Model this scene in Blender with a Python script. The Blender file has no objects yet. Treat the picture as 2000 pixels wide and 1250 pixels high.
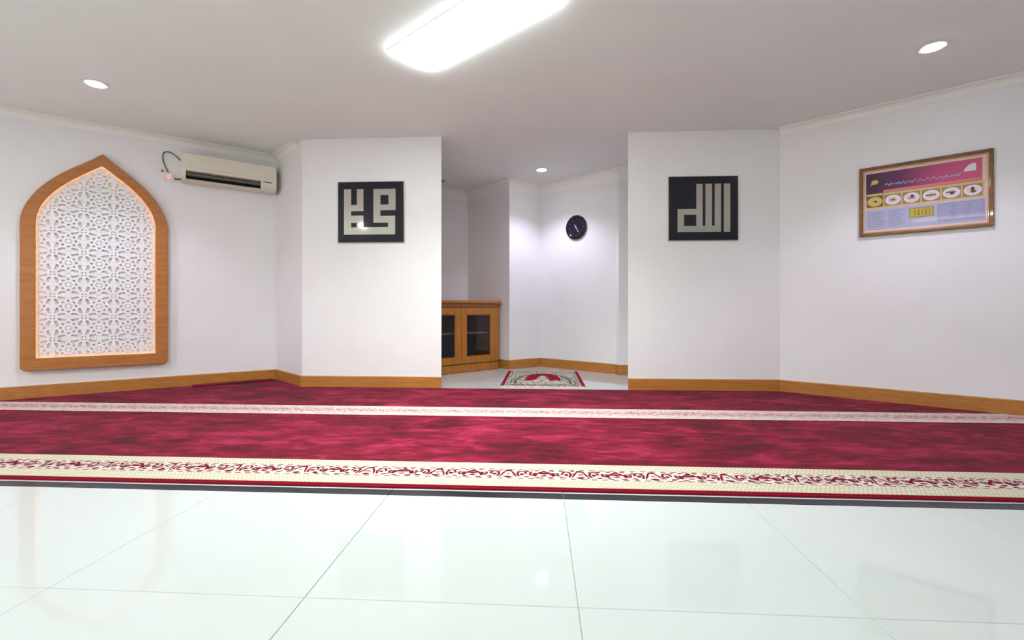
import bpy, bmesh, math, random
from mathutils import Vector, Matrix
R = math.radians
sc = bpy.context.scene
COL = sc.collection
random.seed(4)

# ------------------------------------------------------------------ camera
CAM_H = 0.844
cam = bpy.data.cameras.new('camera')
cam.sensor_width = 36.0
cam.lens = 36.0 * 900.0 / 2000.0
cam.shift_y = -19.0 / 2000.0          # lens shift, keeps the verticals upright
cam.clip_start = 0.02
co = bpy.data.objects.new('camera', cam)
co.location = (0, 0, CAM_H)
co.rotation_euler = (R(90), 0, math.atan(52 / 900))
COL.objects.link(co)
sc.camera = co

# ------------------------------------------------------------------ world, exposure
wd = bpy.data.worlds.new('world'); sc.world = wd; wd.use_nodes = True
wd.node_tree.nodes['Background'].inputs[0].default_value = (0.9, 0.95, 1, 1)
wd.node_tree.nodes['Background'].inputs[1].default_value = 0.3
sc.view_settings.view_transform = 'Standard'
sc.view_settings.look = 'None'
sc.view_settings.gamma = 1
sc.view_settings.use_curve_mapping = False
sc.view_settings.exposure = 0.9
PANEL_EMIT = 16.0        # glow of the dropped diffusers
PANEL_W = 34.0           # louvred downward light of each panel, watt
DOWN_EMIT = 25.0         # downlight lenses
SPOT_W = 30.0            # beam of each downlight, watt
SPOT_COL = (0.80, 0.74, 1.0)
PANEL_COL = (0.91, 1.0, 0.97)

CEIL = 2.71

# ------------------------------------------------------------------ materials
def lin(c):
    return tuple((v / 255 / 12.92 if v / 255 <= 0.04045 else ((v / 255 + 0.055) / 1.055) ** 2.4) for v in c)
def mat(name, rgb, rough=0.6, metal=0.0, spec=0.5, coat=0.0, emit=None, strength=0.0, sheen=0.0):
    m = bpy.data.materials.new(name); m.use_nodes = True
    b = m.node_tree.nodes['Principled BSDF']
    b.inputs['Base Color'].default_value = (*lin(rgb), 1)
    b.inputs['Roughness'].default_value = rough
    b.inputs['Metallic'].default_value = metal
    b.inputs['Specular IOR Level'].default_value = spec
    b.inputs['Coat Weight'].default_value = coat
    b.inputs['Sheen Weight'].default_value = sheen
    if emit:
        b.inputs['Emission Color'].default_value = (*emit, 1)
        b.inputs['Emission Strength'].default_value = strength
    return m
def nd(m, t, **kw):
    n = m.node_tree.nodes.new(t)
    for k, v in kw.items():
        if hasattr(n, k): setattr(n, k, v)
        else: n.inputs[k].default_value = v
    return n
def lk(m, a, b): m.node_tree.links.new(a, b)
def P(m): return m.node_tree.nodes['Principled BSDF']
def coords(m, scale=(1, 1, 1), rot=(0, 0, 0)):
    t = nd(m, 'ShaderNodeTexCoord'); p = nd(m, 'ShaderNodeMapping')
    p.inputs['Scale'].default_value = scale; p.inputs['Rotation'].default_value = rot
    lk(m, t.outputs['Object'], p.inputs['Vector'])
    return p.outputs['Vector']
def noisy(m, c1, c2, scale=(1, 1, 1), nscale=5, detail=4, lo=0.3, hi=0.7, rot=(0, 0, 0), dist=0.0, bump=0.0, bdist=0.002):
    v = coords(m, scale, rot)
    n = nd(m, 'ShaderNodeTexNoise'); n.inputs['Scale'].default_value = nscale
    n.inputs['Detail'].default_value = detail; n.inputs['Distortion'].default_value = dist
    lk(m, v, n.inputs['Vector'])
    r = nd(m, 'ShaderNodeValToRGB')
    r.color_ramp.elements[0].position = lo; r.color_ramp.elements[1].position = hi
    r.color_ramp.elements[0].color = (*lin(c1), 1); r.color_ramp.elements[1].color = (*lin(c2), 1)
    lk(m, n.outputs['Fac'], r.inputs['Fac']); lk(m, r.outputs['Color'], P(m).inputs['Base Color'])
    if bump:
        b = nd(m, 'ShaderNodeBump'); b.inputs['Strength'].default_value = bump; b.inputs['Distance'].default_value = bdist
        lk(m, n.outputs['Fac'], b.inputs['Height']); lk(m, b.outputs['Normal'], P(m).inputs['Normal'])
    return m

M = {}
M['wall'] = noisy(mat('wall_paint', (236, 234, 235), 0.55, spec=0.3), (235, 233, 234), (238, 236, 237), nscale=3, bump=0.04)
M['ceil'] = noisy(mat('ceiling_paint', (238, 241, 238), 0.8, spec=0.2), (237, 240, 237), (240, 243, 240), nscale=2)
M['cornice'] = mat('cornice_plaster', (244, 242, 236), 0.7, spec=0.2)
M['tile'] = noisy(mat('white_tile', (233, 239, 236), 0.045, spec=0.45), (193, 198, 196), (198, 203, 201), nscale=1.3)
M['grout'] = mat('grout', (150, 154, 150), 0.9)
M['granite'] = noisy(mat('dark_granite', (50, 54, 62), 0.3, spec=0.25), (20, 23, 29), (38, 42, 50), nscale=60, detail=6)
M['wood'] = noisy(mat('honey_wood', (176, 112, 48), 0.35, coat=0.3), (162, 98, 34), (186, 122, 56), scale=(1.2, 8, 30), nscale=2.2, detail=5, dist=0.4)
M['base'] = noisy(mat('baseboard_wood', (176, 116, 50), 0.4, coat=0.2), (168, 106, 40), (188, 128, 58), scale=(1.2, 8, 30), nscale=2.2, detail=5, dist=0.4)
M['cabwood'] = noisy(mat('cabinet_wood', (170, 104, 24), 0.35, coat=0.3), (156, 92, 18), (182, 118, 34), scale=(14, 8, 1.2), nscale=2.2, detail=5, dist=0.5)
M['cabdark'] = noisy(mat('cabinet_wood_darker', (140, 78, 20), 0.35, coat=0.3), (128, 70, 16), (152, 88, 26), scale=(1.2, 8, 14), nscale=2.2, detail=5, dist=0.5)
M['cabin'] = mat('cabinet_interior', (26, 22, 24), 0.8)
M['shelf'] = mat('shelf_wood', (176, 130, 84), 0.5)
M['nichewood'] = noisy(mat('arch_frame_wood', (190, 122, 62), 0.4, coat=0.2), (166, 98, 34), (184, 118, 48), scale=(3, 3, 26), nscale=1.6, detail=5, dist=0.3)
M['lattice'] = mat('white_lattice', (244, 243, 246), 0.5)
M['backboard'] = mat('lattice_backboard', (246, 242, 230), 0.8)
M['led'] = mat('warm_led', (255, 190, 110), 0.5, emit=(1.0, 0.50, 0.16), strength=4.0)
M['acwhite'] = mat('ac_plastic', (226, 220, 202), 0.4)
M['acgrey'] = mat('ac_flap_grey', (140, 138, 132), 0.4)
M['black'] = mat('black_plastic', (22, 22, 24), 0.4)
M['slot'] = mat('dark_slot', (14, 14, 15), 0.7)
M['cable'] = mat('grey_cable', (92, 84, 72), 0.6)
M['plate'] = mat('socket_plate', (228, 226, 216), 0.35)
M['red'] = mat('red_indicator', (240, 40, 60), 0.4, emit=(1.0, 0.08, 0.12), strength=2.2)
M['artboard'] = mat('black_glass_board', (30, 30, 40), 0.12, spec=0.4)
M['silver'] = mat('thin_silver_edge', (196, 190, 180), 0.35, metal=0.6)
M['mirror'] = mat('mirror_letter', (206, 198, 188), 0.06, metal=1.0)
M['pframe'] = noisy(mat('poster_frame_wood', (112, 76, 34), 0.35, coat=0.4), (92, 62, 26), (134, 92, 44), nscale=9, scale=(1, 6, 6))
M['pgilt'] = mat('poster_inner_moulding', (196, 140, 92), 0.3, coat=0.4)
M['clockrim'] = mat('clock_rim_black', (30, 26, 26), 0.15, coat=0.6)
M['clockface'] = mat('clock_face_navy', (34, 33, 48), 0.25)
M['clockmark'] = mat('clock_marker_grey', (92, 92, 104), 0.4)
M['hand'] = mat('clock_hand_silver', (214, 212, 224), 0.3, metal=0.3)
M['brass'] = mat('brass', (200, 160, 70), 0.25, metal=0.9)
M['ring'] = mat('downlight_ring', (222, 220, 222), 0.4)
M['panel_glow'] = mat('panel_diffuser', (255, 255, 255), 0.5, emit=PANEL_COL, strength=PANEL_EMIT)
M['down_glow'] = mat('downlight_lens', (255, 255, 255), 0.5, emit=(0.95, 0.94, 1.0), strength=DOWN_EMIT)
M['offlens'] = mat('unlit_lens', (150, 144, 146), 0.4)
g = M['glass'] = bpy.data.materials.new('cabinet_glass'); g.use_nodes = True
P(g).inputs['Base Color'].default_value = (0.7, 0.72, 0.78, 1); P(g).inputs['Roughness'].default_value = 0.03
P(g).inputs['Transmission Weight'].default_value = 1.0; P(g).inputs['IOR'].default_value = 1.35

# carpets
def carpet_mat(name, dark, mid, bright):  # streaky noise paints the shading of brushed pile into the colour
    m = mat(name, mid, 0.9, spec=0.1, sheen=0.12)
    P(m).inputs['Sheen Roughness'].default_value = 0.4
    P(m).inputs['Sheen Tint'].default_value = (1.0, 0.45, 0.6, 1)
    va = coords(m, (1.0, 2.4, 1), (0, 0, R(38)))
    vb = coords(m, (0.9, 2.6, 1), (0, 0, R(-35)))
    vc = coords(m, (1, 1.5, 1))
    outs = []
    for v, s, d in ((va, 3.4, 1.0), (vb, 4.0, 0.8), (vc, 1.4, 0.5)):
        n = nd(m, 'ShaderNodeTexNoise'); n.inputs['Scale'].default_value = s
        n.inputs['Detail'].default_value = 7; n.inputs['Roughness'].default_value = 0.62
        n.inputs['Distortion'].default_value = d
        lk(m, v, n.inputs['Vector']); outs.append(n.outputs['Fac'])
    a = nd(m, 'ShaderNodeMath', operation='ADD'); lk(m, outs[0], a.inputs[0]); lk(m, outs[1], a.inputs[1])
    b = nd(m, 'ShaderNodeMath', operation='ADD'); lk(m, a.outputs[0], b.inputs[0]); lk(m, outs[2], b.inputs[1])
    c = nd(m, 'ShaderNodeMath', operation='DIVIDE'); lk(m, b.outputs[0], c.inputs[0]); c.inputs[1].default_value = 3
    r = nd(m, 'ShaderNodeValToRGB'); e = r.color_ramp.elements
    e[0].position = 0.41; e[0].color = (*lin(dark), 1); e[1].position = 0.60; e[1].color = (*lin(bright), 1)
    x = e.new(0.505); x.color = (*lin(mid), 1)
    lk(m, c.outputs[0], r.inputs['Fac']); lk(m, r.outputs['Color'], P(m).inputs['Base Color'])
    n2 = nd(m, 'ShaderNodeTexNoise'); n2.inputs['Scale'].default_value = 260
    lk(m, coords(m), n2.inputs['Vector'])
    bp = nd(m, 'ShaderNodeBump'); bp.inputs['Strength'].default_value = 0.5; bp.inputs['Distance'].default_value = 0.004
    lk(m, n2.outputs['Fac'], bp.inputs['Height']); lk(m, bp.outputs['Normal'], P(m).inputs['Normal'])
    return m
M['carpet'] = carpet_mat('crimson_pile', (66, 5, 18), (110, 9, 33), (154, 34, 70))
M['carpetedge'] = mat('crimson_edge', (128, 14, 36), 0.9, spec=0.1)
def net_mat(name, c, g, s):
    m = mat(name, c, 0.9, spec=0.1)
    b = nd(m, 'ShaderNodeTexBrick'); b.offset = 0.5
    b.inputs['Color1'].default_value = (*lin(c), 1); b.inputs['Color2'].default_value = (*lin(c), 1)
    b.inputs['Mortar'].default_value = (*lin(g), 1); b.inputs['Scale'].default_value = 1.0
    b.inputs['Brick Width'].default_value = s; b.inputs['Row Height'].default_value = s * 0.8
    b.inputs['Mortar Size'].default_value = s * 0.11; b.inputs['Mortar Smooth'].default_value = 0.3
    lk(m, coords(m), b.inputs['Vector']); lk(m, b.outputs['Color'], P(m).inputs['Base Color'])
    return m
M['net'] = net_mat('cream_net_weave', (208, 200, 180), (164, 158, 128), 0.021)
M['cream'] = noisy(mat('cream_pile', (210, 196, 188), 0.9, spec=0.1), (190, 166, 160), (212, 202, 192), nscale=40, lo=0.35, hi=0.6)
M['motif'] = mat('crimson_motif', (112, 14, 40), 0.9, spec=0.1)
M['motif_pale'] = mat('rose_motif', (196, 124, 132), 0.9, spec=0.1)
M['motif_green'] = mat('olive_motif', (120, 108, 84), 0.9, spec=0.1)
M['matcream'] = noisy(mat('mat_cream_flecked', (200, 194, 176), 0.9, spec=0.1), (84, 80, 76), (200, 196, 174), nscale=42, lo=0.38, hi=0.56)
M['matred'] = mat('mat_red', (138, 16, 46), 0.9, spec=0.1)
M['matdark'] = mat('mat_dark', (74, 56, 58), 0.9, spec=0.1)
M['matpink'] = mat('mat_pink', (226, 178, 180), 0.9, spec=0.1)
M['fringe'] = mat('mat_fringe', (232, 222, 200), 0.9, spec=0.1)

# ------------------------------------------------------------------ mesh helper
class MB:
    def __init__(s): s.v = []; s.f = []; s.mi = []
    def quadbox(s, x0, x1, y0, y1, z0, z1, mi=0):
        b = len(s.v)
        s.v += [(x, y, z) for z in (z0, z1) for (x, y) in ((x0, y0), (x1, y0), (x1, y1), (x0, y1))]
        for q in ((3, 2, 1, 0), (4, 5, 6, 7), (0, 1, 5, 4), (1, 2, 6, 5), (2, 3, 7, 6), (3, 0, 4, 7)):
            s.f.append([b + i for i in q]); s.mi.append(mi)
        return s
    def prism(s, pts, a0, a1, axis='z', mi=0):
        """closed 2-D outline extruded along an axis; z: (x,y), y: (x,z), x: (y,z)"""
        n = len(pts); b = len(s.v)
        f = {'z': lambda p, a: (p[0], p[1], a), 'y': lambda p, a: (p[0], a, p[1]), 'x': lambda p, a: (a, p[0], p[1])}[axis]
        s.v += [f(p, a0) for p in pts] + [f(p, a1) for p in pts]
        s.f.append(list(range(b, b + n))[::-1]); s.mi.append(mi)
        s.f.append(list(range(b + n, b + 2 * n))); s.mi.append(mi)
        for i in range(n):
            j = (i + 1) % n
            s.f.append([b + i, b + j, b + n + j, b + n + i]); s.mi.append(mi)
        return s
    def ringprism(s, outer, inner, a0, a1, axis='y', mi=0):
        """frame between two outlines with equal point counts"""
        n = len(outer); b = len(s.v)
        f = {'z': lambda p, a: (p[0], p[1], a), 'y': lambda p, a: (p[0], a, p[1])}[axis]
        s.v += [f(p, a0) for p in outer] + [f(p, a0) for p in inner] + [f(p, a1) for p in outer] + [f(p, a1) for p in inner]
        for i in range(n):
            j = (i + 1) % n
            o0, o1, i0, i1 = b + i, b + j, b + n + i, b + n + j
            O0, O1, I0, I1 = b + 2 * n + i, b + 2 * n + j, b + 3 * n + i, b + 3 * n + j
            for q in ([o0, o1, i1, i0], [O0, I0, I1, O1], [o0, O0, O1, o1], [i0, i1, I1, I0]):
                s.f.append(q); s.mi.append(mi)
        return s
    def disc(s, c, r, a0, a1, axis='y', n=32, mi=0, r1=None):
        r1 = r if r1 is None else r1
        n0 = [(c[0] + r * math.cos(2 * math.pi * i / n), c[1] + r * math.sin(2 * math.pi * i / n)) for i in range(n)]
        n1 = [(c[0] + r1 * math.cos(2 * math.pi * i / n), c[1] + r1 * math.sin(2 * math.pi * i / n)) for i in range(n)]
        b = len(s.v)
        f = {'z': lambda p, a: (p[0], p[1], a), 'y': lambda p, a: (p[0], a, p[1]), 'x': lambda p, a: (a, p[0], p[1])}[axis]
        s.v += [f(p, a0) for p in n0] + [f(p, a1) for p in n1]
        s.f.append(list(range(b, b + n))[::-1]); s.f.append(list(range(b + n, b + 2 * n))); s.mi += [mi, mi]
        for i in range(n):
            j = (i + 1) % n
            s.f.append([b + i, b + j, b + n + j, b + n + i]); s.mi.append(mi)
        return s
    def strap(s, p, q, w, a0, a1, axis='y', mi=0):
        dx, dy = q[0] - p[0], q[1] - p[1]; L = math.hypot(dx, dy) or 1
        nx, ny = -dy / L * w / 2, dx / L * w / 2
        return s.prism([(p[0] + nx, p[1] + ny), (p[0] - nx, p[1] - ny), (q[0] - nx, q[1] - ny), (q[0] + nx, q[1] + ny)], a0, a1, axis, mi)
    def flatstrip(s, pts, w, z, mi=0):
        """flat ribbon along a polyline at height z; w number or list of widths"""
        n = len(pts); b = len(s.v)
        for i, p in enumerate(pts):
            a = pts[max(i - 1, 0)]; c = pts[min(i + 1, n - 1)]
            dx, dy = c[0] - a[0], c[1] - a[1]; L = math.hypot(dx, dy) or 1
            ww = (w[i] if isinstance(w, (list, tuple)) else w) / 2
            s.v += [(p[0] - dy / L * ww, p[1] + dx / L * ww, z), (p[0] + dy / L * ww, p[1] - dx / L * ww, z)]
        for i in range(n - 1):
            s.f.append([b + 2 * i + 1, b + 2 * i + 3, b + 2 * i + 2, b + 2 * i]); s.mi.append(mi)
        return s
    def flatpoly(s, pts, z, mi=0):
        b = len(s.v); s.v += [(p[0], p[1], z) for p in pts]; s.f.append(list(range(b, b + len(pts)))); s.mi.append(mi); return s
    def tube(s, pts, r, n=8, mi=0):
        b = len(s.v); m = len(pts); pv = [Vector(p) for p in pts]
        for i, p in enumerate(pv):
            t = (pv[min(i + 1, m - 1)] - pv[max(i - 1, 0)]).normalized()
            up = Vector((0, 1, 0)) if abs(t.y) < 0.9 else Vector((1, 0, 0))
            e = t.cross(up).normalized(); h = t.cross(e)
            for k in range(n):
                a = 2 * math.pi * k / n
                s.v.append(tuple(p + (e * math.cos(a) + h * math.sin(a)) * r))
        for i in range(m - 1):
            for k in range(n):
                l = (k + 1) % n
                s.f.append([b + i * n + k, b + i * n + l, b + (i + 1) * n + l, b + (i + 1) * n + k]); s.mi.append(mi)
        s.f.append([b + k for k in range(n)]); s.f.append([b + (m - 1) * n + k for k in range(n)][::-1]); s.mi += [mi, mi]
        return s
    def build(s, name, mats, parent=None, bevel=0.0, smooth=False, fix=True, segs=2):
        me = bpy.data.meshes.new(name)
        me.from_pydata(s.v, [], s.f)
        if not isinstance(mats, (list, tuple)): mats = [mats]
        for m in mats: me.materials.append(M[m] if isinstance(m, str) else m)
        for i, p in enumerate(me.polygons):
            p.material_index = s.mi[i]
            if smooth: p.use_smooth = True
        if fix:
            bm = bmesh.new(); bm.from_mesh(me); bmesh.ops.recalc_face_normals(bm, faces=bm.faces); bm.to_mesh(me); bm.free()
        me.update()
        o = bpy.data.objects.new(name, me); COL.objects.link(o)
        if parent: o.parent = parent
        if bevel:
            bv = o.modifiers.new('bevel', 'BEVEL'); bv.width = bevel; bv.segments = segs; bv.limit_method = 'ANGLE'; bv.angle_limit = R(35)
        return o
def tag(o, label, cat, group=None):
    o['label'] = label; o['category'] = cat
    if group: o['group'] = group
    return o
def thing(name, label, cat, loc=(0, 0, 0), rz=0.0, group=None):
    o = bpy.data.objects.new(name, None); COL.objects.link(o)
    o.location = loc; o.rotation_euler = (0, 0, rz); o.empty_display_size = 0.1
    return tag(o, label, cat, group)
def struct(o, label=None):
    o['kind'] = 'structure'
    if label: o['label'] = label
    return o

# ------------------------------------------------------------------ plan of the room (metres, camera at x=0, y=0)
XL, XR, YB = -6.2, 5.2, -3.2
L0 = (-4.971, 3.980); LC = (-3.180, 5.426); CL = (-2.583, 4.899); CR = (-1.043, 4.899)
RL = (0.937, 4.899); RR = (2.480, 4.899); R0 = (3.828, 3.867)
A0 = (-2.70, 5.99); A914 = (-1.119, 7.258); A995 = (-0.417, 6.587); A1056 = (0.031, 6.943); A1204 = (1.029, 6.170); AB = (1.045, 6.085)
def unit(a, b):
    L = math.hypot(b[0] - a[0], b[1] - a[1]); return ((b[0] - a[0]) / L, (b[1] - a[1]) / L), L
uL, _ = unit(L0, LC); uR, _ = unit(RR, R0)
LW = (XL, L0[1] + (XL - L0[0]) * uL[1] / uL[0])
RW = (XR, R0[1] + (XR - R0[0]) * uR[1] / uR[0])

def wall_box(name, a, b, t=0.12, ext0=0.0, ext1=0.0, label=None, z1=CEIL):
    u, L = unit(a, b); n = (-u[1], u[0])                 # away from the room when walked left to right
    a = (a[0] - u[0] * ext0, a[1] - u[1] * ext0); b = (b[0] + u[0] * ext1, b[1] + u[1] * ext1)
    o = MB().prism([a, b, (b[0] + n[0] * t, b[1] + n[1] * t), (a[0] + n[0] * t, a[1] + n[1] * t)], 0, z1).build(name, 'wall')
    return struct(o, label)
wall_box('wall_left', LW, LC, label='pale painted wall running from the left edge to the corner by the air conditioner')
wall_box('wall_right', RR, RW, label='pale painted wall on the right carrying the framed poster')
for nm, pts in (('wall_front_left', [LC, CL, CR, (-1.493, 5.349), (-2.60, 6.06), (-3.05, 5.75)]),
                ('wall_front_right', [RL, RR, (2.75, 5.25), (2.10, 6.12), (1.60, 5.562)])):
    struct(MB().prism(pts, 0, CEIL).build(nm, 'wall'))
wall_box('wall_alcove_left', A0, A914, ext0=0.1)
wall_box('wall_alcove_back', A914, A995, ext0=0.0)
wall_box('wall_alcove_middle', A995, A1056)
wall_box('wall_alcove_right', A1056, A1204)
struct(MB().prism([A1204, AB, (2.05, 6.10), (2.05, 6.40), (1.25, 6.40)], 0, CEIL).build('wall_pilaster', 'wall'))
wall_box('wall_side_left', (XL, YB), LW)
wall_box('wall_side_right', RW, (XR, YB))
wall_box('wall_rear', (XR, YB), (XL, YB))

struct(MB().quadbox(XL - 0.12, XR + 0.12, YB - 0.12, 7.5, CEIL, CEIL + 0.1).build('ceiling', 'ceil'))
# ------------------------------------------------------------------ floor with separate tiles
floor = struct(MB().quadbox(XL - 0.12, XR + 0.12, YB - 0.12, 7.5, -0.06, -0.004).build('floor', 'grout'))
G = 0.0009
def tile_mesh(name, w, d, m, z=0.0):
    me = bpy.data.meshes.new(name)
    b = MB(); c = 0.0012; x0, x1, y0, y1 = G, w - G, G, d - G
    b.v = [(x0, y0, -0.006), (x1, y0, -0.006), (x1, y1, -0.006), (x0, y1, -0.006),
           (x0, y0, z - c), (x1, y0, z - c), (x1, y1, z - c), (x0, y1, z - c),
           (x0 + c, y0 + c, z), (x1 - c, y0 + c, z), (x1 - c, y1 - c, z), (x0 + c, y1 - c, z)]
    b.f = [[3, 2, 1, 0], [8, 9, 10, 11]]
    for k in range(4):
        l = (k + 1) % 4
        b.f += [[k, l, 4 + l, 4 + k], [4 + k, 4 + l, 8 + l, 8 + k]]
    me.from_pydata(b.v, [], b.f); me.materials.append(M[m]); me.update()
    return me
TS = 0.8; TX0 = 0.1127; ROW0 = 0.517
full = tile_mesh('tile', TS, TS, 'tile'); cut = tile_mesh('tile', TS, 0.753, 'tile')
thin = tile_mesh('tile', TS, 0.784, 'tile'); band = tile_mesh('border_tile', TS, 0.063, 'granite', 0.0004)
def put(name, me, x, y):
    o = bpy.data.objects.new(name, me); COL.objects.link(o); o.location = (x, y, 0); o.parent = floor
for i in range(-8, 7):
    x = TX0 + i * TS
    if x < XL - 0.4 or x > XR: continue
    for j in range(-5, 1):
        y = ROW0 + j * TS
        if y < YB - 0.5: continue
        put('tile', full, x, y)
    put('tile', cut, x, 1.317)
    put('border_tile', band, x, 2.070)
    put('tile', thin, x, 2.133)
    for j in range(0, 6):
        y = 2.917 + j * TS
        if x < -3.9 or x > 3.9 and y > 3.6: continue
        put('tile', full, x, y)

# ------------------------------------------------------------------ baseboards and cornices
def along(name, a, b, prof, m, s0=0.0, s1=0.0, label=None, mitre=(0, 0)):
    """profile (out from the wall, z) swept along the wall from a to b; mitre shifts ends by k*out"""
    u, L = unit(a, b); n = (u[1], -u[0])
    mb = MB(); k = len(prof)
    for (s, mt) in ((s0, mitre[0]), (L - s1, mitre[1])):
        for (o, z) in prof:
            ss = s + mt * o
            mb.v.append((a[0] + u[0] * ss + n[0] * o, a[1] + u[1] * ss + n[1] * o, z))
    for i in range(k):
        j = (i + 1) % k; mb.f.append([i, j, k + j, k + i]); mb.mi.append(0)
    mb.f += [list(range(k))[::-1], list(range(k, 2 * k))]; mb.mi += [0, 0]
    return struct(mb.build(name, m), label)
BB = [(0, 0), (0.015, 0), (0.015, 0.122), (0.011, 0.130), (0, 0.130)]
along('baseboard_left', LW, LC, BB, 'base', mitre=(0, -1))
along('baseboard_return', LC, CL, BB, 'base', mitre=(1, 0.4))
along('baseboard_front_left', CL, CR, BB, 'base', mitre=(-0.4, 0))
along('baseboard_front_right', RL, RR, BB, 'base', mitre=(0, -0.35))
along('baseboard_right', RR, RW, BB, 'base', mitre=(0.35, 0))
along('baseboard_alcove_left', A0, A914, BB, 'base', mitre=(0, -1))
along('baseboard_alcove_back', A914, A995, BB, 'base', mitre=(1, 1))
along('baseboard_alcove_middle', A995, A1056, BB, 'base', mitre=(-1, -0.8))
along('baseboard_alcove_right', A1056, A1204, BB, 'base', mitre=(0.8, -0.4))
along('baseboard_pilaster', AB, (2.05, 6.10), BB, 'base', mitre=(-0.9, 0))
along('baseboard_pilaster_side', A1204, AB, BB, 'base', mitre=(0.4, 0.9))
def cove(p, h):
    c = CEIL - 0.0005
    pr = [(0, c), (0, c - h), (0.006, c - h), (0.008, c - h + 0.010)]
    for i in range(7):
        a = R(90 * i / 6)
        pr.append((0.010 + (p - 0.022) * (1 - math.cos(a)), c - h + 0.012 + (h - 0.024) * math.sin(a)))
    pr += [(p - 0.004, c - 0.010), (p, c - 0.008), (p, c)]
    return pr
CV = cove(0.075, 0.065); CA = cove(0.085, 0.150)
along('trim_1', LW, LC, CV, 'cornice', mitre=(0, -1))
along('trim_2', LC, CL, CV, 'cornice', mitre=(1, 0), s1=0.10)
along('trim_3', RR, RW, CV, 'cornice', s0=0.0)
along('trim_4', A0, A914, CA, 'cornice', mitre=(0, -1))
along('trim_5', A914, A995, CA, 'cornice', mitre=(1, 1))
along('trim_6', A995, A1056, CA, 'cornice', mitre=(-1, -0.8))
along('trim_7', A1056, A1204, CA, 'cornice', mitre=(0.8, -0.6))
along('trim_8', A1204, AB, CA, 'cornice', mitre=(0.4, 0.9))
along('trim_9', AB, (2.05, 6.10), CA, 'cornice', mitre=(-0.9, 0))

# ------------------------------------------------------------------ lights of the room, some added out of view
def downlight(x, y, label, lit=True, group=None, power=SPOT_W, cone=122):
    t = thing('downlight', label, 'ceiling light', (x, y, CEIL), 0, group)
    N = 40
    o = [(0.080 * math.cos(2 * math.pi * i / N), 0.080 * math.sin(2 * math.pi * i / N)) for i in range(N)]
    q = [(0.062 * math.cos(2 * math.pi * i / N), 0.062 * math.sin(2 * math.pi * i / N)) for i in range(N)]
    MB().ringprism(o, q, -0.008, -0.0005, 'z').build('trim_ring', 'ring', t, bevel=0.002)
    MB().disc((0, 0), 0.052, -0.014, -0.001, 'z', 40, r1=0.0615).build('lens', 'down_glow' if lit else 'offlens', t)
    if lit:
        l = bpy.data.lights.new('downlight_beam', 'SPOT'); l.energy = power; l.color = SPOT_COL
        l.spot_size = R(cone); l.spot_blend = 0.7; l.shadow_soft_size = 0.06
        lo = bpy.data.objects.new('downlight_beam', l); COL.objects.link(lo); lo.parent = t; lo.location = (0, 0, -0.075)
    return t
downlight(-3.637, 3.587, 'round white recessed downlight above the arched panel on the left')
downlight(2.785, 3.427, 'round white recessed downlight on the right, near the framed poster')
downlight(0.041, 6.119, 'small round recessed downlight in the alcove ceiling near the wall clock', power=38, cone=118)
downlight(-3.84, -0.15, 'round recessed downlight behind the viewpoint, to the left')
downlight(4.7, 0.2, 'added fill downlight behind the viewpoint, to the right')  # added lamp out of view, helps brighten the room
downlight(-1.40, 6.56, 'unlit round ceiling fitting beside the left column edge', lit=False)
def panel(cx, cy, rz, label, length=1.25, width=0.32, power=1.0, spread=180, col=(1.0, 0.97, 0.92)):
    t = thing('fluorescent_panel', label, 'ceiling light', (cx, cy, CEIL), rz)
    a, b = length / 2, width / 2
    MB().ringprism([(-a - .018, -b - .018), (a + .018, -b - .018), (a + .018, b + .018), (-a - .018, b + .018)],
                   [(-a, -b), (a, -b), (a, b), (-a, b)], -0.004, -0.0005, 'z').build('frame', 'ring', t, bevel=0.001)
    MB().prism([(-a, -.0005), (-a + .004, -.026), (a - .004, -.026), (a, -.0005)], -b, b, 'y').build('diffuser', 'panel_glow', t)
    l = bpy.data.lights.new('panel_light', 'AREA'); l.shape = 'RECTANGLE'; l.size = length - .04; l.size_y = width - .04
    l.energy = PANEL_W * power; l.color = col; l.spread = R(spread)
    lo = bpy.data.objects.new('panel_light', l); COL.objects.link(lo); lo.parent = t; lo.location = (0, 0, -.029)
    return t
# end edge runs (-1.061,3.244)-(-0.846,3.523); the long side heads towards the viewer's right
e0, e1 = Vector((-1.061, 3.244)), Vector((-0.846, 3.523))
wv = (e1 - e0); dv = Vector((wv.y, -wv.x)).normalized()
angL0 = math.atan2(dv.y, dv.x); wd_ = wv.length; pc = (e0 + e1) / 2 + dv * 0.62
panel(pc.x, pc.y, math.atan2(dv.y, dv.x), 'long bright white fluorescent ceiling panel at the top of the view', 1.24, wd_, spread=128, power=0.80, col=PANEL_COL)
panel(-5.3, 0.0, R(90), 'added fill light panel behind the viewpoint, by the far left wall')  # added out of view to light the left wall
panel(-0.6, -1.9, angL0, 'added fill light panel far behind the viewpoint')  # unseen panel added to raise the overall brightness

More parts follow.
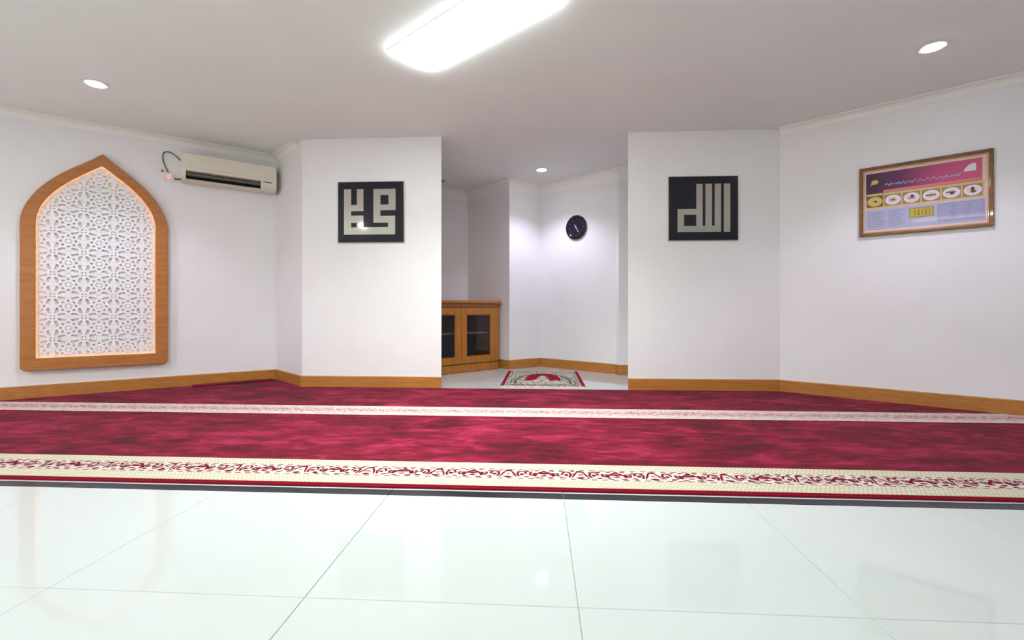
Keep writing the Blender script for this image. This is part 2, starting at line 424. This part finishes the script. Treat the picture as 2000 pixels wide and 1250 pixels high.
# ------------------------------------------------------------------ arched lattice panel on the left wall
angL = math.atan2(uL[1], uL[0]); angR = math.atan2(uR[1], uR[0])
def on_left(s, z=0.0): return (L0[0] + uL[0] * s, L0[1] + uL[1] * s, z)
def on_right(s, z=0.0): return (RR[0] + uR[0] * s, RR[1] + uR[1] * s, z)
arch = thing('arched_wall_panel', 'pointed-arch wooden frame around a white geometric lattice, lit from behind', 'wall panel', on_left(0.690), angL)
HO = [(.5525, 1.70), (.538, 1.79), (.497, 1.90), (.440, 2.00), (.365, 2.095), (.280, 2.18), (.190, 2.255), (.095, 2.330), (.03, 2.388), (0, 2.412)]
HI = [(.448, 1.66), (.444, 1.75), (.412, 1.86), (.366, 1.945), (.305, 2.025), (.235, 2.10), (.158, 2.168), (.080, 2.232), (.025, 2.275), (0, 2.290)]
def smooth2(p, n=4):
    out = []
    for i in range(len(p) - 1):
        a, b, c, d = p[max(i - 1, 0)], p[i], p[i + 1], p[min(i + 2, len(p) - 1)]
        for k in range(n):
            t = k / n
            out.append(tuple(0.5 * (2 * b[m] + (c[m] - a[m]) * t + (2 * a[m] - 5 * b[m] + 4 * c[m] - d[m]) * t * t + (3 * b[m] - a[m] - 3 * c[m] + d[m]) * t ** 3) for m in (0, 1)))
    return out + [p[-1]]
HO = smooth2([(.5525, 1.62)] + HO); HI = smooth2([(.448, 1.60)] + HI)
outer = [(-.53, .275), (.53, .275), (.5525, .30)] + HO + [(-x, z) for x, z in HO[-2::-1]] + [(-.5525, .30)]
inner = [(-.448, .39), (.448, .39), (.448, .40)] + HI + [(-x, z) for x, z in HI[-2::-1]] + [(-.448, .40)]
def lean(poly): return [(x + (.030 * ((z - 1.66) / .75) if z > 1.66 else 0), z) for x, z in poly]
outer = lean(outer); inner = lean(inner)
cav = [(p[0] * 1.085, 1.2 + (p[1] - 1.2) * 1.042) for p in inner]
MB().ringprism(outer, inner, -0.062, -0.040).ringprism(outer, cav, -0.040, -0.001).build('frame', 'nichewood', arch, bevel=0.004)
MB().prism([(p[0] * 1.03, 1.2 + (p[1] - 1.2) * 1.015) for p in inner], -0.018, -0.001, 'y').build('backboard', 'backboard', arch)
def inside(p, poly):
    c = False; n = len(poly)
    for i in range(n):
        a, b = poly[i], poly[(i + 1) % n]
        if (a[1] > p[1]) != (b[1] > p[1]) and p[0] < (b[0] - a[0]) * (p[1] - a[1]) / (b[1] - a[1]) + a[0]: c = not c
    return c
ctr = (0, 1.2)
clip = [(p[0] * 0.980, ctr[1] + (p[1] - ctr[1]) * 0.989) for p in inner]
lat = MB(); PX, PZ = 0.224, 0.212
seen = set()
def seg(p, q, w):
    key = tuple(sorted([(round(p[0], 3), round(p[1], 3)), (round(q[0], 3), round(q[1], 3))]))
    if key in seen: return
    seen.add(key); jit = (len(seen) % 23) * 0.00006
    n = max(1, int(math.hypot(q[0] - p[0], q[1] - p[1]) / 0.012)); run = None
    for k in range(n + 1):
        t0, t1 = k / n, (k + 1) / n
        mid = (p[0] + (q[0] - p[0]) * (t0 + t1) / 2, p[1] + (q[1] - p[1]) * (t0 + t1) / 2)
        ok = k < n and inside(mid, clip)
        if ok and run is None: run = t0
        if not ok and run is not None:
            a = (p[0] + (q[0] - p[0]) * run, p[1] + (q[1] - p[1]) * run)
            b = (p[0] + (q[0] - p[0]) * t0, p[1] + (q[1] - p[1]) * t0)
            lat.strap(a, b, w, -0.036 - jit, -0.030); run = None
def loop(pts, w):
    for i in range(len(pts)): seg(pts[i], pts[(i + 1) % len(pts)], w)
for i in range(-3, 4):
    for j in range(0, 10):
        cx, cz = i * PX, 0.46 + j * PZ
        def q(x, z): return (cx + x * PX, cz + z * PZ)
        st = [q((.40 if k % 2 == 0 else .27) * math.cos(R(22.5 * k + 0)), (.40 if k % 2 == 0 else .27) * math.sin(R(22.5 * k + 0))) for k in range(16)]
        loop(st, .020)
        loop([q(.175 * math.cos(R(a)), .175 * math.sin(R(a))) for a in range(22, 382, 45)], .022)
        for k in range(8): seg(q(.175 * math.cos(R(45 * k + 22)), .175 * math.sin(R(45 * k + 22))), q(.27 * math.cos(R(45 * k + 22.5)), .27 * math.sin(R(45 * k + 22.5))), .014)
        for k in range(0, 8, 2): seg(q(.40 * math.cos(R(45 * k)), .40 * math.sin(R(45 * k))), q(.5 * math.cos(R(45 * k)), .5 * math.sin(R(45 * k))), .030)
        for sx, sz in ((1, 1), (-1, 1), (-1, -1), (1, -1)): seg(q(.283 * sx, .283 * sz), q(.42 * sx, .42 * sz), .016)
        loop([q(.5 + .155 * math.cos(R(a)), .5 + .155 * math.sin(R(a))) for a in range(0, 360, 45)], .018)
        for sx in (1, -1):
            seg(q(.5 * sx, -.5), q(.5 * sx, .5), .014); seg(q(-.5, .5 * sx), q(.5, .5 * sx), .014)
            for sz in (1, -1):
                seg(q(.40 * sx, 0), q(.5 * sx, .345 * sz), .014); seg(q(0, .40 * sz), q(.345 * sx, .5 * sz), .014)
        seg(q(-.10, .0), q(.10, 0), .020); seg(q(0, -.10), q(0, .10), .020)
rim = [(p[0] * .982, ctr[1] + (p[1] - ctr[1]) * .990) for p in inner]
lat.build('lattice', 'lattice', arch)
led = MB()
lp = [(p[0] * 1.060, 1.2 + (p[1] - 1.2) * 1.030) for p in inner]
for k in range(len(lp)):
    led.strap(lp[k], lp[(k + 1) % len(lp)], 0.008, -0.034, -0.024)
led.build('led_strip', 'led', arch)

# ------------------------------------------------------------------ air conditioner
ac = thing('air_conditioner', 'white wall-mounted air conditioner unit high beside the arched panel', 'air conditioner', on_left(1.36, 2.238), angL)
W = 0.915
capP = [(-0.001, 0), (-0.001, .300), (-0.170, .300), (-0.186, .294), (-0.190, .280), (-0.192, .115), (-0.188, .040), (-0.160, .010), (-0.120, 0)]
midP = [(-0.001, 0), (-0.001, .300), (-0.170, .300), (-0.186, .294), (-0.190, .280), (-0.192, .106), (-0.150, .098), (-0.120, .050), (-0.150, .022), (-0.172, .014), (-0.160, .008), (-0.120, 0)]
h = MB().prism(capP, 0, 0.042, 'x').prism(midP, 0.042, 0.752, 'x').prism(capP, 0.752, W, 'x')
h.build('housing', 'acwhite', ac, bevel=0.003)
MB().quadbox(0.012, W - 0.012, -0.198, -0.188, 0.138, 0.288).build('front_panel', 'acwhite', ac, bevel=0.006)
MB().prism([(-0.149, .026), (-0.119, .052), (-0.149, .0965), (-0.1515, .096), (-0.123, .052), (-0.1515, .028)], 0.043, 0.751, 'x').build('air_outlet', 'slot', ac)
MB().prism([(-0.186, .078), (-0.189, .074), (-0.140, .058), (-0.138, .062)], 0.048, 0.746, 'x').build('louvre', 'acgrey', ac)
for k in range(11):
    MB().quadbox(0.08 + k * 0.062, 0.083 + k * 0.062, -0.160, -0.125, 0.034, 0.060).build('vane', 'black', ac)
MB().quadbox(0.775, 0.865, -0.1945, -0.1905, 0.092, 0.100).build('display_strip', 'slot', ac)

# ------------------------------------------------------------------ socket and cable
so = thing('power_socket', 'white wall power switch with red light left of the air conditioner', 'switch', on_left(1.254, 2.283), angL)
MB().quadbox(-.044, .044, -.012, -.001, -.048, .048).build('plate', 'plate', so, bevel=0.004)
MB().quadbox(-.022, .022, -.018, -.011, -.026, .020).build('rocker', 'plate', so, bevel=0.003)
MB().disc((0.004, 0.004), 0.016, -.022, -.017, 'y', 20).build('indicator', 'red', so)
def spl(pts, n=8):
    out = []
    for i in range(len(pts) - 1):
        p0, p1, p2, p3 = (Vector(pts[max(i - 1, 0)]), Vector(pts[i]), Vector(pts[i + 1]), Vector(pts[min(i + 2, len(pts) - 1)]))
        for k in range(n):
            t = k / n
            out.append(0.5 * ((2 * p1) + (p2 - p0) * t + (2 * p0 - 5 * p1 + 4 * p2 - p3) * t * t + (3 * p1 - p0 - 3 * p2 + p3) * t ** 3))
    out.append(Vector(pts[-1])); return out
cb = so
MB().tube(spl([(-.006, -.008, .050), (-.022, -.010, .085), (-.046, -.012, .150), (-.054, -.012, .215), (-.038, -.014, .262), (.010, -.016, .270), (.058, -.016, .240), (.102, -.012, .198)]), 0.0055).build('cord', 'cable', cb, smooth=True)
MB().tube(spl([(.050, -.010, -.008), (.075, -.018, -.012), (.102, -.012, -.004)]), 0.008).build('cord', 'cable', cb, smooth=True)
MB().quadbox(-.066, -.048, -.018, -.001, .052, .070).build('cable_clip', 'cable', cb, bevel=0.003)

# ------------------------------------------------------------------ kufic calligraphy boards on the front walls
def kufic(x0, x1, z0, z1, label, px, rects):
    cx, cz = (x0 + x1) / 2, (z0 + z1) / 2
    t = thing('calligraphy_board', label, 'wall art', (cx, 4.899, cz))
    a, b = (x1 - x0) / 2, (z1 - z0) / 2
    MB().quadbox(-a - .008, a + .008, -.012, -.001, -b - .008, b + .008).build('backing', 'silver', t, bevel=0.002)
    MB().quadbox(-a, a, -.022, -.012, -b, b).build('board', 'artboard', t, bevel=0.001)
    X0, X1, Y0, Y1 = px
    for grp in rects:
        mb = MB()
        for (u0, v0, u1, v1) in grp:
            mb.quadbox(-a + (u0 - X0) / (X1 - X0) * 2 * a, -a + (u1 - X0) / (X1 - X0) * 2 * a, -.027, -.022,
                       b - (v1 - Y0) / (Y1 - Y0) * 2 * b, b - (v0 - Y0) / (Y1 - Y0) * 2 * b)
        mb.build('letter', 'mirror', t)
    return t
kufic(-2.170, -1.449, 1.578, 2.230, 'square black board with mirror kufic letters forming two linked columns, on the left column', (668, 1242, 590, 1128),
      [[(722, 655, 785, 1060), (835, 655, 893, 850), (785, 795, 835, 850), (785, 890, 893, 955), (835, 955, 893, 995), (785, 995, 893, 1060),
        (893, 995, 1170, 1060), (1108, 895, 1170, 995), (980, 895, 1108, 955), (980, 845, 1042, 895), (980, 655, 1042, 845), (1042, 655, 1173, 710), (1112, 710, 1173, 795), (1042, 795, 1173, 845)]])
kufic(1.353, 2.052, 1.572, 2.230, 'square black board with mirror kufic letters of tall parallel strokes, on the right column', (215, 1185, 210, 1090),
      [[(335, 660, 600, 740), (335, 740, 425, 980), (425, 895, 945, 980), (600, 315, 688, 895), (727, 315, 818, 895), (857, 315, 945, 895)], [(985, 315, 1075, 980)]])

# ------------------------------------------------------------------ framed poster on the right wall
po = thing('framed_poster', 'wide wood-framed prayer guide poster with pink banner and oval pictures', 'poster', on_right(1.0935, 1.843), angR)
a, b = 0.437, 0.317
MB().ringprism([(-a, -b), (a, -b), (a, b), (-a, b)], [(-a + .026, -b + .026), (a - .026, -b + .026), (a - .026, b - .026), (-a + .026, b - .026)], -0.030, -0.001).build('frame', 'pframe', po, bevel=0.005)
MB().ringprism([(-a + .026, -b + .026), (a - .026, -b + .026), (a - .026, b - .026), (-a + .026, b - .026)],
               [(-a + .036, -b + .036), (a - .036, -b + .036), (a - .036, b - .036), (-a + .036, b - .036)], -0.022, -0.001).build('inner_moulding', 'pgilt', po, bevel=0.002)
def pm(n, c): M[n] = mat(n, c, 0.5, spec=0.3, coat=0.05); return n
for n, c in (('print_cream', (224, 200, 186)), ('print_gold', (206, 186, 136)), ('print_lav', (178, 178, 204)), ('print_lav2', (156, 154, 186)), ('print_white', (226, 222, 232)),
             ('print_tan', (168, 128, 92)), ('print_dark', (84, 74, 72)), ('print_yel', (196, 176, 66)), ('print_ring', (212, 186, 96)), ('print_rose', (216, 128, 118)), ('print_green', (132, 134, 56)), ('print_text', (140, 138, 178)), ('print_brown', (120, 84, 44))): pm(n, c)
ban = mat('print_banner', (160, 60, 100), 0.5, spec=0.3)
v = nd(ban, 'ShaderNodeTexCoord'); sx = nd(ban, 'ShaderNodeSeparateXYZ'); lk(ban, v.outputs['Object'], sx.inputs[0])
mr = nd(ban, 'ShaderNodeMapRange'); mr.inputs['From Min'].default_value = -0.38; mr.inputs['From Max'].default_value = 0.38
rp = nd(ban, 'ShaderNodeValToRGB'); e = rp.color_ramp.elements
e[0].color = (*lin((62, 50, 74)), 1); e[1].color = (*lin((206, 96, 132)), 1); e.new(0.35).color = (*lin((118, 60, 100)), 1); e.new(0.62).color = (*lin((186, 84, 122)), 1)
lk(ban, sx.outputs['X'], mr.inputs['Value']); lk(ban, mr.outputs[0], rp.inputs['Fac']); lk(ban, rp.outputs['Color'], P(ban).inputs['Base Color'])
M['print_banner'] = ban
sheetm = ['print_cream', 'print_banner', 'print_gold', 'print_lav', 'print_lav2', 'print_white', 'print_tan', 'print_dark', 'print_yel', 'print_ring', 'print_rose', 'print_green', 'print_text', 'print_brown']
ix = {n[6:]: i for i, n in enumerate(sheetm)}
sh = MB(); zz = [0]
def pr(x0, x1, z0, z1, m, lay):
    sh.quadbox(x0, x1, -0.0100 - lay * 0.0004, -0.0098 - (lay - 1) * 0.0004, z0, z1, ix[m])
def pe(x, z, rx, rz, m, lay, n=24):
    sh.prism([(x + rx * math.cos(2 * math.pi * k / n), z + rz * math.sin(2 * math.pi * k / n)) for k in range(n)], -0.0100 - lay * 0.0004, -0.0098 - (lay - 1) * 0.0004, 'y', ix[m])
pr(-a + .034, a - .034, -b + .034, b - .034, 'cream', 0)
pr(-.386, .372, .096, .258, 'banner', 1)                       # banner band
pr(-.386, -.262, .020, .096, 'banner', 1)
pr(-.262, .372, .070, .096, 'rose', 1)
pr(-.386, .384, -.068, .074, 'gold', 1)
pr(-.390, .392, -.262, -.074, 'lav', 1)                        # text area
pr(.100, .385, -.240, -.086, 'lav2', 2)
for k in range(9):
    for (x0, x1) in ((-.375, -.235), (-.225, -.105)):
        if k < 8: pr(x0, x1 - random.random() * .05, -.108 - k * .018, -.103 - k * .018, 'text', 2)
    if k < 8:
        for (x0, x1) in ((.112, .200), (.212, .290), (.302, .375)):
            pr(x0, x1 - random.random() * .03, -.106 - k * .016, -.101 - k * .016, 'lav', 3)
pr(-.082, .078, -.182, -.098, 'green', 2); pr(-.076, .072, -.176, -.104, 'yel', 3)
for k in range(5): pr(-.050 + k * .024, -.040 + k * .024, -.166, -.114, 'green' if k % 2 else 'tan', 4)
for k in range(6):
    x = -.322 + k * .1275
    pr(x - .060, x + .057, -.052, .050, 'tan' if k else 'brown', 2)
    pr(x - .058, x + .055, .050, .070, 'gold' , 2)
    pe(x, -.002, .054, .044, 'white' if k else 'ring', 3)
    pe(x, -.002, .034, .026, 'cream' if k else 'gold', 4)
    if k in (0, 1): pe(x + .004, -.002, .013, .010, 'brown', 5)
    if k == 1: pe(x - .010, -.002, .009, .010, 'tan', 6)
    if k == 2: pe(x + .004, .006, .012, .018, 'dark', 5); pr(x - .026, x + .022, -.010, -.002, 'green', 6)
    if k == 3: pr(x - .036, x + .034, -.006, .004, 'dark', 5); pe(x, -.001, .010, .008, 'brown', 6)
    if k == 4: pr(x - .036, x + .024, .000, .008, 'dark', 5); pe(x + .004, -.006, .014, .012, 'dark', 6)
    if k == 5: pe(x, .004, .011, .024, 'dark', 5); pe(x + .004, -.014, .016, .010, 'brown', 6)
sh.strap((-.352, .150), (-.310, .190), .012, -.0106, -.0098, 'y', ix['gold']); pe(-.322, .176, .026, .020, 'ring', 2)
sh.prism([(.262, .160), (.336, .160), (.336, .222), (.312, .222), (.286, .206), (.268, .180)], -.0108, -.0098, 'y', ix['white'])
for k in range(30):                                             # illegible cursive title
    x = -.250 + k * .0165
    sh.strap((x, .140 + .008 * math.sin(k * 2.3)), (x + .015, .142 + .014 * math.sin(k * 3.7 + 1)), .006 + .003 * (k % 3), -.0108, -.0098, 'y', ix['lav2' if k % 3 else 'lav'])
sh.build('printed_sheet', [M[n] for n in sheetm], po)

# ------------------------------------------------------------------ wall clock
uC, _ = unit(A1056, A1204); angC = math.atan2(uC[1], uC[0])
ck = thing('wall_clock', 'round black wall clock with dark face on the alcove wall', 'clock', (A1056[0] + uC[0] * .640, A1056[1] + uC[1] * .640, 2.013), angC)
N = 48
circ = lambda r: [(r * math.cos(2 * math.pi * i / N), r * math.sin(2 * math.pi * i / N)) for i in range(N)]
MB().ringprism(circ(.172), circ(.130), -.026, -.001).build('case', 'clockrim', ck, bevel=0.008, segs=3, smooth=True)
MB().disc((0, 0), .131, -.014, -.002, 'y', 48).build('dial', 'clockface', ck)
for k in range(12):
    an = R(30 * k); r0, r1 = .104, .124
    MB().strap((r0 * math.cos(an), r0 * math.sin(an)), (r1 * math.cos(an), r1 * math.sin(an)), .008, -.016, -.014).build('hour_mark', 'clockmark', ck)
MB().strap((-.024, .040), (0, 0), .011, -.019, -.017).build('hour_hand', 'hand', ck)
MB().strap((-.006, .010), (.042, -.070), .009, -.022, -.020).build('minute_hand', 'hand', ck)
MB().disc((0, 0), .011, -.024, -.014, 'y', 20).build('hub', 'hand', ck)

# ------------------------------------------------------------------ glazed cabinet in the alcove
cl_, cr_ = (-1.264, 5.967), (-0.577, 6.648)
uK, LK = unit(cl_, cr_); angK = math.atan2(uK[1], uK[0])
S0 = -.387; D = 0.70; HC = 0.978
cab = thing('cabinet', 'low honey-brown wooden cabinet with dark glazed doors in the alcove', 'cabinet', (cl_[0], cl_[1], 0), angK)
c = MB()
c.quadbox(S0 + .02, LK - .02, .012, D, 0, .112)                       # plinth
c.quadbox(S0, LK, 0.006, D, .112, .132)                               # floor
c.quadbox(S0, S0 + .020, 0.006, D, .132, .930).quadbox(LK - .020, LK, .006, D, .132, .930)
c.quadbox(S0, LK, D - .015, D, .132, .930)
c.quadbox(S0 + .02, LK - .02, .012, .03, .880, .930)
c.quadbox(LK - .072, LK - .002, -.010, .006, .120, .882).quadbox(S0 + .002, S0 + .072, -.010, .006, .120, .882)
c.build('body', 'cabwood', cab, bevel=0.003)
MB().quadbox(S0 + .021, LK - .021, .033, D - .016, .133, .136).quadbox(S0 + .021, LK - .021, D - .018, D - .016, .136, .93).build('lining', 'cabin', cab)
MB().quadbox(S0 - .004, LK + .004, -.014, D, .882, .940).build('frieze', 'cabdark', cab, bevel=0.004)
MB().quadbox(S0 - .022, LK + .022, -.035, D, .940, HC).build('top', 'cabwood', cab, bevel=0.006)
MB().quadbox(S0 + .021, LK - .021, .022, D - .02, .520, .540).build('shelf', 'shelf', cab)
MB().quadbox(S0 + .006, LK - .006, -.016, .012, 0.004, .104).build('plinth_board', 'cabwood', cab, bevel=0.003)
def door(x0, x1, hx):
    d = MB(); z0, z1 = .120, .876; w = .088
    d.quadbox(x0, x0 + w, -.016, .004, z0, z1).quadbox(x1 - w, x1, -.016, .004, z0, z1)
    d.quadbox(x0 + w, x1 - w, -.016, .004, z0, z0 + w).quadbox(x0 + w, x1 - w, -.016, .004, z1 - w, z1)
    do = d.build('door', 'cabwood', cab, bevel=0.003)
    q = MB(); i = .012
    q.ringprism([(x0 + w, z0 + w), (x1 - w, z0 + w), (x1 - w, z1 - w), (x0 + w, z1 - w)],
                [(x0 + w + i, z0 + w + i), (x1 - w - i, z0 + w + i), (x1 - w - i, z1 - w - i), (x0 + w + i, z1 - w - i)], -.011, 0.002)
    q.build('glazing_bead', 'cabdark', do)
    MB().quadbox(x0 + w + .001, x1 - w - .001, -.004, 0.000, z0 + w + .001, z1 - w - .001).build('glass_pane', 'glass', do)
    k = MB().disc((hx, .742), .010, -.030, -.016, 'y', 16).disc((hx, .742), .016, -.040, -.030, 'y', 16)
    k.build('knob', 'brass', do, bevel=0.003)
    MB().quadbox(hx - .010, hx + .010, -.020, -.016, .600, .660).build('lock_plate', 'brass', do, bevel=0.001)
door(S0 + .074, .292, .262); door(.298, LK - .074, .330)
bk = thing('book', 'pale thin book lying on the floor of the glazed cabinet', 'book', (cl_[0] + uK[0] * .50 - uK[1] * .08, cl_[1] + uK[1] * .50 + uK[0] * .08, .1365), angK + .2)
MB().quadbox(0, .20, 0, .15, .003, .027).build('pages', 'print_white', bk)
MB().quadbox(-.003, .203, -.003, .153, 0, .003).quadbox(-.003, .203, -.003, .153, .027, .030).quadbox(-.003, 0, -.003, .153, .003, .027).build('cover', 'print_lav2', bk)

# ------------------------------------------------------------------ red prayer carpets
def xl(y, off=0.016):                                                # left limit at depth y
    if y <= LC[1]: return max(XL + .02, L0[0] + (y - L0[1]) * uL[0] / uL[1] + off * 1.6)
def xr(y, off=0.016): return min(XR - .02, RR[0] + (RR[1] - y) * (R0[0] - RR[0]) / (RR[1] - R0[1]) - off * 1.65)
TH = 0.012
def slab(mb, y0, y1, z0=0.0006, z1=TH, mi=0):
    ys = sorted({y0, y1} | {t for t in (LW[1] + .02, RW[1]) if y0 < t < y1})
    pts = [(xr(y), y) for y in ys] + [(xl(y), y) for y in reversed(ys)]
    return mb.prism(pts, z0, z1, 'z', mi)
def motif(mb, zc, hh, x0, x1, y, z):
    """woven vine scroll: repeated medallions, curls and leaf tips; y centre, hh half height"""
    P_ = .363; k0 = int(math.floor((x0 - .027) / P_)); k1 = int(math.ceil((x1 - .027) / P_))
    def rib(c, pts, w, mi=0):
        pts = [(c + px * P_, y + py * hh) for px, py in pts]
        pts = [p for p in pts if x0 < p[0] < x1]
        if len(pts) > 1: mb.flatstrip(pts, w, z, mi)
    def blob(c, px, py, rx, ry, mi=0, n=8, ph=0):
        X, Y = c + px * P_, y + py * hh
        if x0 + rx < X < x1 - rx: mb.flatpoly([(X + rx * math.cos(2 * math.pi * q / n + ph), Y + ry * math.sin(2 * math.pi * q / n + ph)) for q in range(n)], z + .0002, mi)
    for k in range(k0, k1 + 1):
        c = .027 + k * P_
        blob(c, 0, .12, .030, .011); blob(c, 0, -.38, .018, .007); blob(c, 0, .60, .012, .008)
        rib(c, [(-.13, -.45), (-.10, .05), (-.05, .38), (0, .5), (.05, .38), (.10, .05), (.13, -.45)], .013)
        for sg in (1, -1):
            rib(c, [(sg * (.17 + .055 * math.cos(R(q)) * (1 - q / 700)), .05 + .55 * math.sin(R(q)) * (1 - q / 700)) for q in range(150, 480, 22)], .012)
            rib(c, [(sg * (.31 + .06 * math.cos(R(q))), -.02 + .6 * math.sin(R(q))) for q in range(-60, 200, 22)], .012)
            rib(c, [(sg * .38, -.7), (sg * .41, -.2), (sg * .44, .3), (sg * .47, .72)], [.004, .010, .011, .005])
            blob(c, sg * .17, .05, .010, .010, 1); blob(c, sg * .31, -.1, .012, .013); blob(c, sg * .24, -.62, .014, .007); blob(c, sg * .235, .62, .012, .007)
            blob(c, sg * .36, .55, .009, .006, 1); blob(c, sg * .10, .72, .014, .006); blob(c, sg * .09, -.75, .016, .006)
        blob(c, .5, .68, .020, .012); blob(c, .5, -.66, .024, .014, 0, 4); blob(c, .5, 0, .010, .008, 1)
        rnd = random.Random(k)
        for q in range(26):
            blob(c, rnd.uniform(-.5, .5), rnd.uniform(-.8, .8), rnd.uniform(.004, .011), rnd.uniform(.003, .006), 1 if q % 3 == 0 else 0, 6, q)
        for q in range(7):
            for sy in (1, -1):
                xx = c + (q / 7 - .5) * P_
                if x0 < xx and xx + .03 < x1: mb.flatstrip([(xx, y + sy * hh * .96), (xx + .028, y + sy * hh * .96)], .007, z, 0)
def carpet(name, label, y0, y1, s0, inner_m, outer_m, far_poly=None, edge=0.03, netm='net'):
    # s0: near edge of the cream stripe
    t = thing(name, label, 'carpet', (0, y0, 0), 0)
    def L(mb, nm, m, par=t, **k):
        o = mb.build(nm, m, None, **k); o.parent = par; o.matrix_parent_inverse = Matrix.Translation((0, -y0, 0)); return o
    E = MB(); slab(E, y0, y0 + edge * .45, z1=.010); slab(E, y0 + edge * .5, s0, z1=TH)
    L(E, 'edge_binding', 'carpetedge', bevel=.002)
    w = .324
    sb = MB(); slab(sb, s0, s0 + .094); slab(sb, s0 + .240, s0 + w)
    L(sb, 'net_band', netm)
    ib = MB(); slab(ib, s0 + .094, s0 + .240)
    L(ib, 'scroll_band', 'cream')
    vm = MB(); motif(vm, 0, .066, xl(s0 + .17) + .05, xr(s0 + .24) - .02, s0 + .167, TH + .0005)
    vo = L(vm, 'woven_scroll', [inner_m, outer_m], fix=False); vo['kind'] = 'stuff'
    pm_ = MB()
    if far_poly: pm_.prism(far_poly(s0 + w), 0.0006, TH)
    else: slab(pm_, s0 + w, y1)
    L(pm_, 'pile_field', 'carpet', bevel=.002)
    return t, L
carpet('prayer_carpet', 'crimson prayer carpet with wide cream scroll border, nearest the white tiles', 2.147, 3.572, 2.176, 'motif', 'motif_green')
def far_poly(y):
    p = [(xl(y), y), (xr(y), y), (RR[0] - .010, RR[1] - .018), (RL[0], RL[1] - .018), (CR[0], CR[1] - .018), (CL[0] - .004, CL[1] - .018)]
    p += [(LC[0] + .012, LC[1] - .026)]
    return p
_, Lk = carpet('prayer_carpet', 'crimson prayer carpet with narrow pale border, farther from the tiles, reaching the walls', 3.580, 4.88, 3.600, 'motif_pale', 'cream', far_poly, netm='cream')
# folded end riding up the baseboard near the left corner
a0, b0 = on_left(1.46), on_left(2.26); nL = (uL[1], -uL[0])
fe = MB()
def ofs(p, o): return (p[0] + nL[0] * o, p[1] + nL[1] * o)
fe.prism([ofs(a0, .018), ofs(a0, .16), ofs(b0, .16), ofs(b0, .018)], TH + .0005, TH + .012)
Lk(fe, 'folded_edge', 'carpet', bevel=.006)
# loose tuft on the near edge of the carpet
# ------------------------------------------------------------------ prayer mat in the alcove
mt = thing('prayer_mat', 'small cream and red prayer mat with arch motif on the alcove floor', 'mat', (0.045, 5.09, 0), R(-0.5))
WM, LM = .475, 1.30
def mp(mb, x0, x1, y0, y1, z=.0066): return mb.flatpoly([(x0, y0), (x1, y0), (x1, y1), (x0, y1)], z)
MB().quadbox(-WM, WM, 0, LM, .0006, .006).build('woven_ground', 'matcream', mt, bevel=.0015)
for x in (-WM + .004, WM - .044):
    mp(MB(), x, x + .040, .02, LM - .02).build('side_stripe', 'matred', mt, fix=False)
fb = MB()
for k in range(60):
    x = -WM + .008 + k * (2 * WM - .016) / 60
    fb.quadbox(x, x + .010, -.035, 0, .0008, .0030); fb.quadbox(x, x + .010, LM, LM + .035, .0008, .0030)
fo = fb.build('fringe', 'fringe', mt); fo['kind'] = 'stuff'
nb = MB()
for (x0, x1) in ((-.375, -.20), (-.13, .10), (.17, .25), (.30, .40)): mp(nb, x0, x1, .055, .085)
nb.build('end_dashes', 'matred', mt, fix=False)
def arc(rx, ry, cy, a0=0, a1=180, n=20): return [(rx * math.cos(R(a0 + (a1 - a0) * k / n)), cy + ry * math.sin(R(a0 + (a1 - a0) * k / n))) for k in range(n + 1)]
ar = MB(); ar.flatstrip(arc(.145, .44, .48, -10, 190), .140, .0070)
ar.flatstrip(arc(.215, .58, .46, 20, 160), .016, .0071)
ar.build('arch_motif', 'matred', mt, fix=False)
dk = MB(); dk.flatstrip(arc(.325, .66, .30, -10, 190), .022, .0068); dk.flatstrip(arc(.375, .74, .25, -5, 185), .014, .0068)
for k in range(12):
    for sg in (1, -1): dk.flatpoly([(sg * .40 + .012, .12 + k * .10), (sg * .40, .14 + k * .10), (sg * .40 - .012, .12 + k * .10), (sg * .40, .10 + k * .10)], .0069)
for (x0, x1, y0, y1) in ((-.37, .37, .105, .125), (-.37, .37, LM - .13, LM - .11)): mp(dk, x0, x1, y0, y1, .0069)
dk.build('dark_outline', 'matdark', mt, fix=False)
for (x, y, r) in ((-.08, .40, .045), (.05, .42, .035), (0, .70, .03), (-.15, .30, .025), (.16, .40, .025)):
    MB().flatpoly([(x + r * math.cos(q), y + r * 1.6 * math.sin(q)) for q in [2 * math.pi * i / 10 for i in range(10)]], .0075).build('pale_flower', 'matpink', mt, fix=False)
